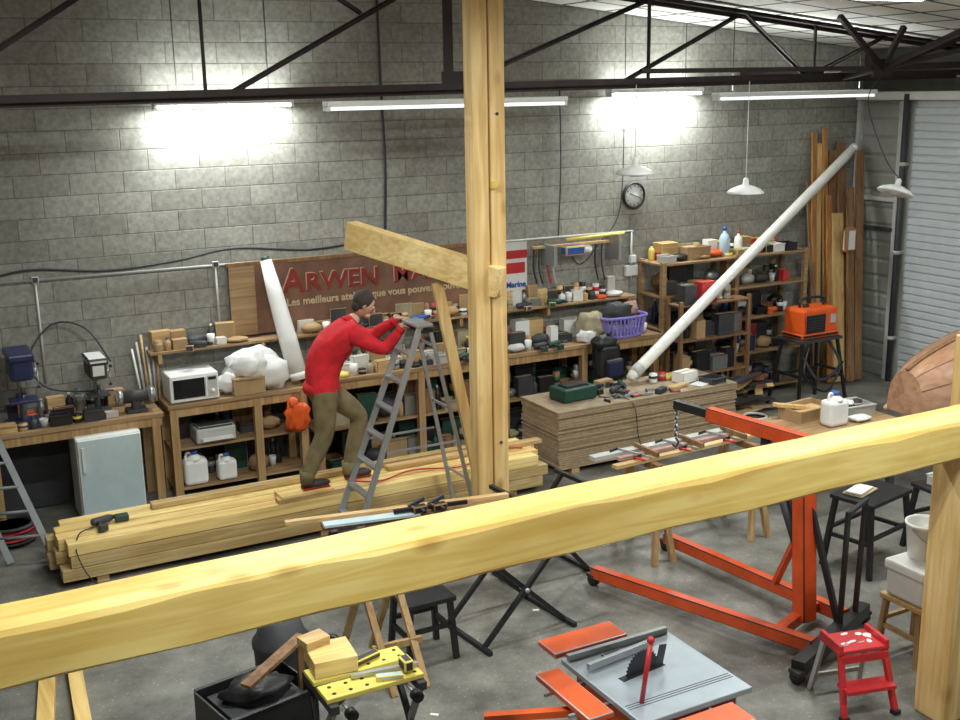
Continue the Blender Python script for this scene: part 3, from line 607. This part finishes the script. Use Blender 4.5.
for k in range(7): o.lathe(tip+V((0,-.02,-.05-.035*k)),[(.012,-.006),(.022,-.006),(.022,.006),(.012,.006),(.012,-.006)],ALU,8,Matrix.Rotation(math.pi/2,3,'X') if k%2 else Matrix.Rotation(math.pi/2,3,'Y'))
o.tube([tip+V((0,-.02,-.29)),tip+V((.03,-.02,-.33)),tip+V((.0,-.02,-.37)),tip+V((-.03,-.02,-.34))],.01,DRK,6)
for q in((5.3,5.3),(6.4,5.74),(4.97,7.37),(5.95,7.65)): o.cyl((q[0]-.03,q[1],.05),(q[0]+.03,q[1],.05),.05,BLK_);o.box((q[0],q[1],.09),(.08,.1,.03),DRK)
o.done()

# ---------------------------------------------------------------- clamping boards in the middle + trestle
o=O('trestle')
for x in(5.75,6.85):
    o.beam((x,7.5,.86),(x,7.98,.86),.06,.06,Wbr)
    for s in(-1,1): o.beam((x,7.74+s*.2,.85),(x+.1,7.74+s*.32,0),.05,.05,BenchZ);o.beam((x,7.74+s*.2,.85),(x-.1,7.74+s*.32,0),.05,.05,BenchZ)
    o.beam((x,7.47,.35),(x,8.0,.35),.04,.04,BenchZ)
o.done()
o=O('bar_clamps_on_planks')
o.beam((5.35,7.62,.91),(7.1,7.72,.91),.07,.03,Wpale);o.beam((5.5,7.78,.91),(7.2,7.86,.91),.05,.03,PINK);o.beam((5.3,7.9,.915),(7.0,7.95,.915),.09,.04,LGR)
for x in(5.6,6.1,6.6): clamp_(o,x,7.95,.935,.4,-1.3);o.beam((x+.2,7.6,.95),(x+.2,7.95,.95),.03,.04,Wbr)
o.done()
# table with jug, boxes
o=O('worktable');o.bx(7.45,8.70,7.45,8.2,.82,.86,Bench,bev=.004)
for x in(7.52,8.63):
    for y in(7.52,8.13): o.bx(x-.03,x+.03,y-.03,y+.03,0,.82,DRK)
o.bx(7.5,8.65,7.52,7.55,.72,.82,Wbr);o.done()
jug(7.98,7.68,.862,.34,.24)
o=O('cardboard_box');x,y,z=7.95,8.02,.862;crate(o,x,y,z,.5,.28,.12,CRD,.1);o.box((x,y,z+.06),(.36,.18,.06),Wpale,rz=.1);o.beam((7.6,8.1,1.02),(8.3,7.95,.9),.08,.03,Wye);o.done()
o=O('plastic_tray');crate(o,8.45,7.9,.862,.36,.26,.1,LGR,-.1);can(o,8.4,7.9,.875,.12,.05,WHT);can(o,8.55,7.93,.875,.1,.05,BLK_);o.lump((8.3,7.65,.89),(.12,.08,.03),WHP,4,.2);o.done()
# boat hull upside down on supports
o=O('boat_hull');rings=[];N=26;bx0=8.80
def hs(t): return .72*math.sin(math.pi*min(1,.03+t*.55))**.5,.18+.74*math.sin(math.pi*min(1,.03+t*.5))**.45
for j in range(N):
    t=(j/(N-1))**1.7;xx=bx0+3.2*t;w_,hh=hs(t)
    rings.append([V((xx,7.55+w_*math.cos(math.pi*i/24),.88+hh*math.sin(math.pi*i/24)**.7)) for i in range(25)])
vs=[v for q in rings for v in q];fs=[(j*25+i,j*25+i+1,(j+1)*25+i+1,(j+1)*25+i) for j in range(N-1) for i in range(24)]
o.add(vs,fs,HULL,True);o.add([V(v) for v in rings[0]],[tuple(range(25))],HULL);o.add([V(v) for v in rings[-1]],[tuple(range(25))],HULL)
for k in(4,8,16,20): o.tube([rings[j][k] for j in range(N)],.006,Wbr,6)
for k in(0,24): o.tube([rings[j][k]+V((0,(.01 if k==0 else -.01),0)) for j in range(N)],.03,Wpale,8)
o.tube([rings[j][12]+V((0,0,.012)) for j in range(N)],.022,Wbr,8)
o.done()
o=O('boat_cradle')
for x in(9.6,11.4):
    o.bx(x-.04,x+.04,6.95,8.15,.77,.86,BenchZ)
    for y in(7.0,8.1): o.bx(x-.04,x+.04,y-.04,y+.04,0,.77,BenchZ)
    o.bx(x-.02,x+.02,7.0,8.1,.3,.38,BenchZ)
o.done()
# black stools/trestles
def stool(name,x,y,z,w,d,m,splay=.06,top=None,rz=0):
    o=O(name);Rm=Matrix.Rotation(rz,3,'Z');P=lambda a,b,c:V((x,y,0))+Rm@V((a,b,c))
    o.box((x,y,z-.02),(w,d,.04),top or m,rz=rz,bev=.008)
    for a in(-1,1):
        for b in(-1,1): o.beam(P(a*(w/2-.04),b*(d/2-.04),z-.04),P(a*(w/2-.04+splay),b*(d/2-.04+splay),0),.04,.04,m)
        k=.55;o.beam(P(a*(w/2-.04+splay*k),-(d/2-.04+splay*k),z*(1-k)),P(a*(w/2-.04+splay*k),(d/2-.04+splay*k),z*(1-k)),.03,.03,m)
        o.beam(P(-(w/2-.04+splay*k),a*(d/2-.04+splay*k),z*(1-k)+.05),P((w/2-.04+splay*k),a*(d/2-.04+splay*k),z*(1-k)+.05),.03,.03,m)
    return o.done()
stool('black_stool',7.30,6.55,.66,.62,.42,BLK_,rz=.2);stool('black_stool',8.10,6.4,.62,.5,.4,BLK_,rz=-.1)
o=O('folded_cloth');o.box((7.2,6.58,.672),(.3,.18,.02),TAN,rz=.3,bev=.008);o.box((7.18,6.57,.69),(.26,.15,.018),WHP,rz=.35,bev=.007);o.done()
stool('black_stool',3.20,7.00,.5,.40,.36,BLK_,.03)
stool('wooden_stool',6.36,5.20,.46,.40,.38,BenchZ,.03,Wpale)
o=O('covered_box');o.box((6.34,5.18,.605),(.34,.34,.28),WHP,bev=.025);o.box((6.34,5.18,.70),(.37,.37,.08),WHT,bev=.02);o.box((6.34,5.0,.62),(.3,.01,.16),WHT,rz=.05,bev=.003);o.done()
def bucket(x,y,z,s=1):
    o=O('plastic_bucket');o.lathe((x,y,z),[(.115*s,0),(.12*s,.01),(.145*s,.26*s),(.155*s,.265*s),(.155*s,.285*s),(.14*s,.285*s),(.135*s,.26*s),(.11*s,.02)],WHT,24)
    o.cable([(x-.15*s,y,z+.25*s),(x-.1*s,y-.14*s,z+.16*s),(x+.1*s,y-.14*s,z+.16*s),(x+.15*s,y,z+.25*s)],.006,ALU);o.done()
bucket(6.40,5.22,.745,.95)
o=O('paint_tray');crate(o,8.10,6.4,.622,.3,.22,.08,LGR);o.done()

# red step stool
o=O('step_stool');x,y,z=5.46,4.96,.43
o.box((x,y,z),(.38,.26,.03),RED,rz=-.25,bev=.008)
Rm=Matrix.Rotation(-.25,3,'Z');P=lambda a,b,c:V((x,y,0))+Rm@V((a,b,c))
for a in(-1,1):
    o.box(P(a*.17,0,z+.03),(.03,.26,.05),RED,rz=-.25,bev=.006)
    o.beam(P(a*.16,-.1,z),P(a*.19,-.24,0),.04,.03,RED);o.beam(P(a*.16,.1,z),P(a*.19,.2,0),.03,.03,LGR)
    o.box(P(a*.19,-.24,.015),(.05,.05,.03),BLK_)
o.beam(P(-.18,-.18,.2),P(.18,-.18,.2),.14,.025,RED);o.beam(P(-.18,.17,.12),P(.18,.17,.12),.02,.03,LGR);o.beam(P(-.17,-.13,z-.05),P(.17,-.13,z-.05),.02,.05,RED)
for k in range(12): o.ell(P(rr.uniform(-.15,.15),rr.uniform(-.1,.1),z+.017),(rr.uniform(.01,.035),rr.uniform(.01,.03),.002),WHT if k%4 else PINK)
o.done()

# ---------------------------------------------------------------- table saw
o=O('table_saw');z=.86
o.bx(3.2,3.95,4.28,5.08,z-.035,z,SAWT,bev=.006);o.bx(3.2,3.72,5.14,5.34,z-.035,z,ORG,bev=.006)
o.bx(2.98,3.14,4.45,5.0,z-.035,z,ORG,bev=.006);o.bx(3.2,3.75,4.02,4.22,z-.035,z,ORG,bev=.006)
for y in(5.11,4.25): 
    for x in(3.3,3.65): o.cyl((x,y-.2,z-.05),(x,y+.2,z-.05),.012,ALU,n=8)
for y in(4.6,4.85): o.cyl((2.95,y,z-.05),(3.3,y,z-.05),.012,ALU,n=8)
o.bx(3.25,3.9,4.34,5.0,z-.4,z-.035,ORG,bev=.02);o.bx(3.3,3.85,4.32,4.35,z-.33,z-.1,DRK)
for k in range(3): o.bx(3.22,3.93,4.42+.02*k,4.425+.02*k,z,z+.0015,DRK)
bc=V((3.52,4.72,z+.005));n=36;out=[]
for i in range(n*2):
    a=math.pi*i/n;rad=.135 if i%2 else .12;out.append(V((rad*math.cos(a)*.94,rad*math.cos(a)*.1,rad*math.sin(a))))
nn=V((-.1,.99,0))*.0015
o.loft([[bc-nn+q for q in out],[bc+nn+q for q in out]],BLK_,smooth=False)
o.beam((3.36,4.70,z+.001),(3.68,4.74,z+.001),.05,.002,BLK_);o.beam((3.65,4.735,z),(3.68,4.74,z+.12),.004,.06,DRK)
o.bx(3.22,3.93,5.02,5.05,z,z+.04,ALU,bev=.004);o.box((3.5,4.90,z+.03),(.5,.03,.045),ALU,rz=.12,bev=.004);o.box((3.48,4.95,z+.01),(.12,.08,.02),DRK,bev=.004)
o.cyl((3.32,4.45,z),(3.38,4.46,z+.34),.014,RED);o.ell((3.38,4.46,z+.35),(.022,.022,.022),RED)
for a in(0,1):
    for b in(0,1): o.beam((3.3+.55*a,4.4+.55*b,z-.38),(3.16+.83*a,4.24+.86*b,0),.04,.04,ORG if b else DRK)
o.beam((3.2,4.3,.2),(3.95,4.3,.2),.03,.03,DRK);o.beam((3.2,5.05,.2),(3.95,5.05,.2),.03,.03,DRK)
o.cyl((3.98,4.7,z-.2),(3.92,4.7,z-.2),.07,BLK_);o.cyl((3.98,4.7,z-.14),(4.03,4.7,z-.14),.015,BLK_)
o.beam((2.62,4.95,.72),(3.2,4.6,.78),.05,.04,ORG);o.done()
# workmate
o=O('folding_workbench');x,y,z=2.18,5.62,.8
for s in(-1,1):
    Y2=y+s*.11;o.bx(x-.3,x+.30,Y2-.085,Y2+.085,z-.03,z,YEL,bev=.005)
    for k in range(6):
        for q in(-.04,.04): o.cyl((x-.24+k*.1,Y2+q,z),(x-.24+k*.1,Y2+q,z+.002),.012,BLK_,n=10)
for sx in(-1,1):
    o.bx(x+sx*.27-.025,x+sx*.27+.025,y-.24,y+.24,z-.08,z-.03,DRK);o.cyl((x+sx*.2,y-.28,z-.06),(x+sx*.2,y-.33,z-.06),.035,BLK_)
    o.beam((x+sx*.27,y-.2,z-.08),(x+sx*.3,y+.24,.0),.03,.04,GRY);o.beam((x+sx*.27,y+.2,z-.08),(x+sx*.3,y-.28,.0),.03,.04,BLK_)
    o.cyl((x+sx*.2,y-.32,z-.06),(x+sx*.2,y+.2,z-.06),.01,ALU,n=6)
o.beam((x-.3,y-.22,.12),(x+.3,y-.22,.12),.1,.02,YEL);o.beam((x-.3,y,.38),(x+.3,y,.38),.03,.03,GRY)
o.beam((x-.1,y-.05,z+.02),(x+.3,y-.1,z+.02),.03,.02,ALU);o.box((x+.22,y-.12,z+.05),(.06,.1,.07),DRK,bev=.01);o.box((x+.05,y+.1,z+.025),(.2,.06,.04),DRK,rz=.3,bev=.008);o.box((x+.1,y-.15,z+.015),(.16,.05,.03),LBL,rz=-.3,bev=.008);o.done()
o=O('wood_block');o.box((2.04,5.78,.854),(.26,.26,.1),WxS,rz=-.1,bev=.004);o.box((1.98,5.9,.93),(.16,.12,.05),Wpale,rz=.2,bev=.004);o.done()
o=O('plastic_crate');crate(o,1.75,6.4,0,.62,.46,.42,BLK_,.2);o.box((1.75,6.4,.2),(.5,.38,.36),DRK,rz=.2);o.lump((1.75,6.4,.4),(.22,.16,.1),BLK_,3,.2);o.done()
o=O('shop_vacuum');x,y=2.1,6.95;o.lathe((x,y,.06),[(.15,0),(.18,.03),(.19,.32),(.2,.34),(.2,.38),(.17,.42),(.14,.52),(.06,.56)],DRK,22);o.cable([(x+.15,y,.3),(x+.35,y-.1,.4),(x+.4,y-.3,.15),(x+.2,y-.4,.05)],.025,BLK_)
for a in range(4): o.cyl((x+.15*math.cos(a*1.57+.7),y+.15*math.sin(a*1.57+.7),0),(x+.15*math.cos(a*1.57+.7),y+.15*math.sin(a*1.57+.7),.07),.03,BLK_)
o.done()
o=O('offcut_board');o.beam((1.62,6.15,.60),(2.08,6.42,.70),.08,.025,Wbr);o.beam((2.06,6.42,.02),(2.06,6.42,.7),.04,.04,Wbr);o.done()
o=O('wooden_sawhorse')
o.beam((2.62,6.95,.74),(3.0,6.9,.74),.07,.07,BenchZ)
for a in(2.7,2.95):
    o.beam((a,6.92,.74),(a+.06,6.55,0),.05,.03,BenchZ);o.beam((a,6.92,.74),(a-.04,7.3,0),.05,.03,BenchZ)
o.beam((2.68,6.72,.3),(3.05,6.7,.3),.03,.05,BenchZ);o.done()
def xst(x,y,w=.8,z=.78,d=.45,rz=0):
    o=O('folding_trestle');Rm=Matrix.Rotation(rz,3,'Z');P=lambda a,b,c:V((x,y,0))+Rm@V((a,b,c))
    for b in(-d/2,d/2):
        o.beam(P(-w/2,b,0.02),P(w/2,b,z),.03,.035,BLK_);o.beam(P(w/2,b+.03,.02),P(-w/2,b+.03,z),.03,.035,BLK_);o.cyl(P(0,b-.03,z/2),P(0,b+.06,z/2),.02,ALU,n=8)
    for a in(-w/2,w/2): o.beam(P(a,-d/2-.1,z),P(a,d/2+.1,z),.035,.035,BLK_);o.beam(P(a,-d/2-.1,.02),P(a,d/2+.1,.02),.035,.035,BLK_)
    o.done()
xst(3.98,7.1,.8,.78,.5,.1);xst(4.72,7.75,.7,.8,.4,.1)
o=O('plank_with_clamps')
o.beam((2.75,7.84,.82),(4.75,7.46,.82),.12,.03,Wbr);o.beam((2.75,7.80,.845),(3.5,7.66,.845),.10,.02,LBL);o.beam((2.5,7.98,.85),(4.3,7.64,.85),.06,.03,Wpale)
for q in(3.5,3.66): 
    yy=7.66-(q-3.45)*.19;o.box((q,yy,.88),(.12,.07,.06),BLK_,bev=.01);o.cyl((q,yy-.1,.89),(q,yy+.1,.89),.014,BLK_,n=8);o.beam((q-.05,yy+.1,.87),(q+.08,yy+.08,.93),.03,.03,DRK)
o.beam((3.3,7.7,.88),(3.9,7.6,.88),.03,.03,BLK_);o.done()
o=O('floor_planks')
o.beam((.70,8.15,.04),(.52,7.0,.04),.11,.07,Wy);o.beam((.87,8.1,.04),(.78,7.0,.04),.10,.07,Wy);o.beam((.1,8.2,.02),(1.1,8.32,.02),.08,.035,Wpale);o.done()
o=O('paper_scraps')
for q in((4.3,7.2),(4.9,6.2),(3.1,5.9),(2.4,8.6),(6.9,7.0),(2.9,6.2),(4.4,5.9),(5.2,8.8)): o.box((q[0],q[1],.003),(rr.uniform(.03,.08),.025,.004),WHT,rz=rr.random()*3)
o.done()

# ---------------------------------------------------------------- the man
def skin(verts,edges,pick,sub=2):
    me=bpy.data.meshes.new('t');me.from_pydata([v[0] for v in verts],edges,[]);ob=bpy.data.objects.new('t',me);sc.collection.objects.link(ob)
    ob.modifiers.new('s','SKIN');sv=me.skin_vertices[0].data
    for i,v in enumerate(verts):
        rr_=v[1];sv[i].radius=rr_ if isinstance(rr_,tuple) else (rr_,rr_);sv[i].use_root=(i==0)
    m=ob.modifiers.new('u','SUBSURF');m.levels=sub;m.render_levels=sub
    bpy.context.view_layer.update();dg=bpy.context.evaluated_depsgraph_get();e=bpy.data.meshes.new_from_object(ob.evaluated_get(dg))
    mr=lambda q:max(q) if isinstance(q,tuple) else q
    for q in e.polygons:
        c=V(q.center);best=None
        for k,(a,b) in enumerate(edges):
            A=V(verts[a][0]);B=V(verts[b][0]);t=max(0,min(1,(c-A).dot(B-A)/max(1e-9,(B-A).length_squared)));d=(c-A.lerp(B,t)).length/((1-t)*mr(verts[a][1])+t*mr(verts[b][1]))
            if best is None or d<best[0]: best=(d,k,t)
        q.material_index=pick(best[1],best[2],c);q.use_smooth=True
    bpy.data.objects.remove(ob);return e
vv=[((3.50,9.78,1.40),(.17,.155)),
 ((3.50,9.78,1.53),(.175,.155)),
 ((3.565,9.78,1.73),(.205,.18)),
 ((3.69,9.77,1.91),(.185,.165)),
 ((3.82,9.76,1.99),.07),
 ((3.89,9.755,2.06),.06),
 ((3.49,9.68,1.31),.135),((3.48,9.665,1.15),.12),((3.47,9.66,.96),.095),((3.36,9.66,.77),.088),((3.27,9.66,.57),.07),
 ((3.57,9.88,1.31),.135),((3.76,9.89,1.18),.118),((3.93,9.89,1.01),.095),((3.85,9.89,.77),.086),((3.78,9.89,.52),.068),
 ((3.76,9.59,1.92),.10),((3.90,9.52,1.82),.085),((4.02,9.47,1.75),.073),((4.11,9.44,1.85),.062),((4.18,9.42,1.94),.042),
 ((3.81,9.92,1.94),.095),((3.93,9.90,1.86),.08),((4.05,9.85,1.80),.07),((4.13,9.74,1.90),.058),((4.20,9.60,1.99),.04)]
ee=[(0,1),(1,2),(2,3),(3,4),(4,5),(0,6),(6,7),(7,8),(8,9),(9,10),(0,11),(11,12),(12,13),(13,14),(14,15),(3,16),(16,17),(17,18),(18,19),(19,20),(3,21),(21,22),(22,23),(23,24),(24,25)]
def pick(k,t,c):
    if k==4: return 2
    if k==3: return 2 if t>.75 else 0
    if k==0: return 1 if c.z<1.39 else 0
    if 5<=k<=14: return 1 if c.z<1.39 else 0
    return 0
e=skin(vv,ee,pick)
o=O('man');o.mesh(e,[SWT,PNT,SKN])
o.tube([(3.50,9.78,1.35),(3.50,9.78,1.38),(3.505,9.78,1.44)],[.165,.182,.17],SWT,18)
o.tube([(3.79,9.76,1.965),(3.845,9.76,2.005)],[.095,.075],SWT,14)
for a,b in(((4.16,9.425,1.915),(4.19,9.415,1.955)),((4.185,9.625,1.965),(4.21,9.585,2.0))): o.tube([a,b],[.046,.042],SWT,12)
hc=V((3.955,9.75,2.145));Q=Matrix.Rotation(-.25,3,'Z')@Matrix.Rotation(.45,3,'Y')
def hf(q): return V((q.x*(1.05 if q.x>0 else 1.08)*(1-.12*max(0,-q.z)),q.y*(1-.22*max(0,-q.z)),q.z))
o.ell(hc,(.092,.075,.118),SKN,Q,22,14,hf)
def hp(a,b,c): return hc+Q@V((a,b,c))
o.tube([hp(.085,0,.03),hp(.108,0,-.01),hp(.118,0,-.025),hp(.095,0,-.038)],[.008,.011,.014,.009],SKN,8)
o.ell(hp(.065,0,-.085),(.035,.035,.028),SKN,Q)
for s in(-1,1):
    o.ell(hp(.083,s*.03,.012),(.012,.015,.009),WHT,Q,10,6);o.ell(hp(.093,s*.03,.012),(.005,.007,.007),BLK_,Q,8,6);o.ell(hp(.088,s*.03,.035),(.01,.02,.005),HAIR,Q,8,5)
    o.ell(hp(-.005,s*.077,-.005),(.018,.009,.032),SKN,Q,10,7);o.ell(hp(.0,s*.083,-.003),(.009,.005,.018),PINK,Q,8,5)
o.ell(hp(.09,0,-.058),(.009,.024,.005),PINK,Q,10,5)
o.ell(hp(-.022,0,.034),(.102,.09,.11),HAIR,Q,20,12,lambda q:V((q.x*(.92 if q.x>0 and q.z<.35 else 1),q.y,q.z)))
o.ell(hp(-.06,0,-.02),(.055,.072,.075),HAIR,Q,14,8)
def hand(w,dirv,side,nrm):
    d=V(dirv).normalized();nrm=V(nrm);nrm=(nrm-d*nrm.dot(d)).normalized();sd=d.cross(nrm).normalized()*side
    M=Matrix((d,sd,nrm)).transposed();pc=V(w)+d*.05
    o.ell(pc,(.055,.042,.018),SKN,M,14,8);o.tube([V(w)-d*.02,V(w)+d*.02],[.03,.032],SKN,12)
    for k,(L,off) in enumerate(((.072,.03),(.08,.011),(.074,-.009),(.058,-.028))):
        a=pc+d*.035+sd*off;b=a+d*L*.45+nrm*.004;c=b+d*L*.25-nrm*L*.3;e2=c-nrm*L*.3-d*L*.08
        o.tube([a,b,c,e2,e2-nrm*.004],[.0095,.009,.0085,.0075,.004],SKN,8)
    a=pc-d*.015+sd*.03;b=a+sd*.028+d*.02-nrm*.01;c=b+d*.025-nrm*.02+sd*.002;o.tube([a,b,c,c+d*.006-nrm*.006],[.012,.0105,.009,.004],SKN,8)
hand((4.19,9.415,1.97),(.8,-.25,.2),1,(-.25,0,1));hand((4.21,9.585,2.02),(.35,-.9,.05),-1,(0,0,1))
for (ax,ay,az,tx,tz) in((3.27,9.66,.46,3.43,.46),(3.78,9.89,.402,3.96,.402)):
    def sf(q): return V((q.x,q.y*(1 if q.x>0 else .82),q.z if q.z>0 else q.z*.5))
    cx=(ax+tx)/2-.02
    o.ell((cx+.02,ay,az+.032),(.15,.055,.055),SHOE,None,18,9,sf);o.ell((cx-.06,ay,az+.07),(.065,.05,.065),SHOE);o.bx(cx-.11,cx+.15,ay-.045,ay+.045,az-.002,az+.018,BLK_,bev=.006)
    o.tube([(ax+.0,ay,az+.06),(ax+.005,ay,az+.18)],[.068,.075],PNT,12)
o.done()
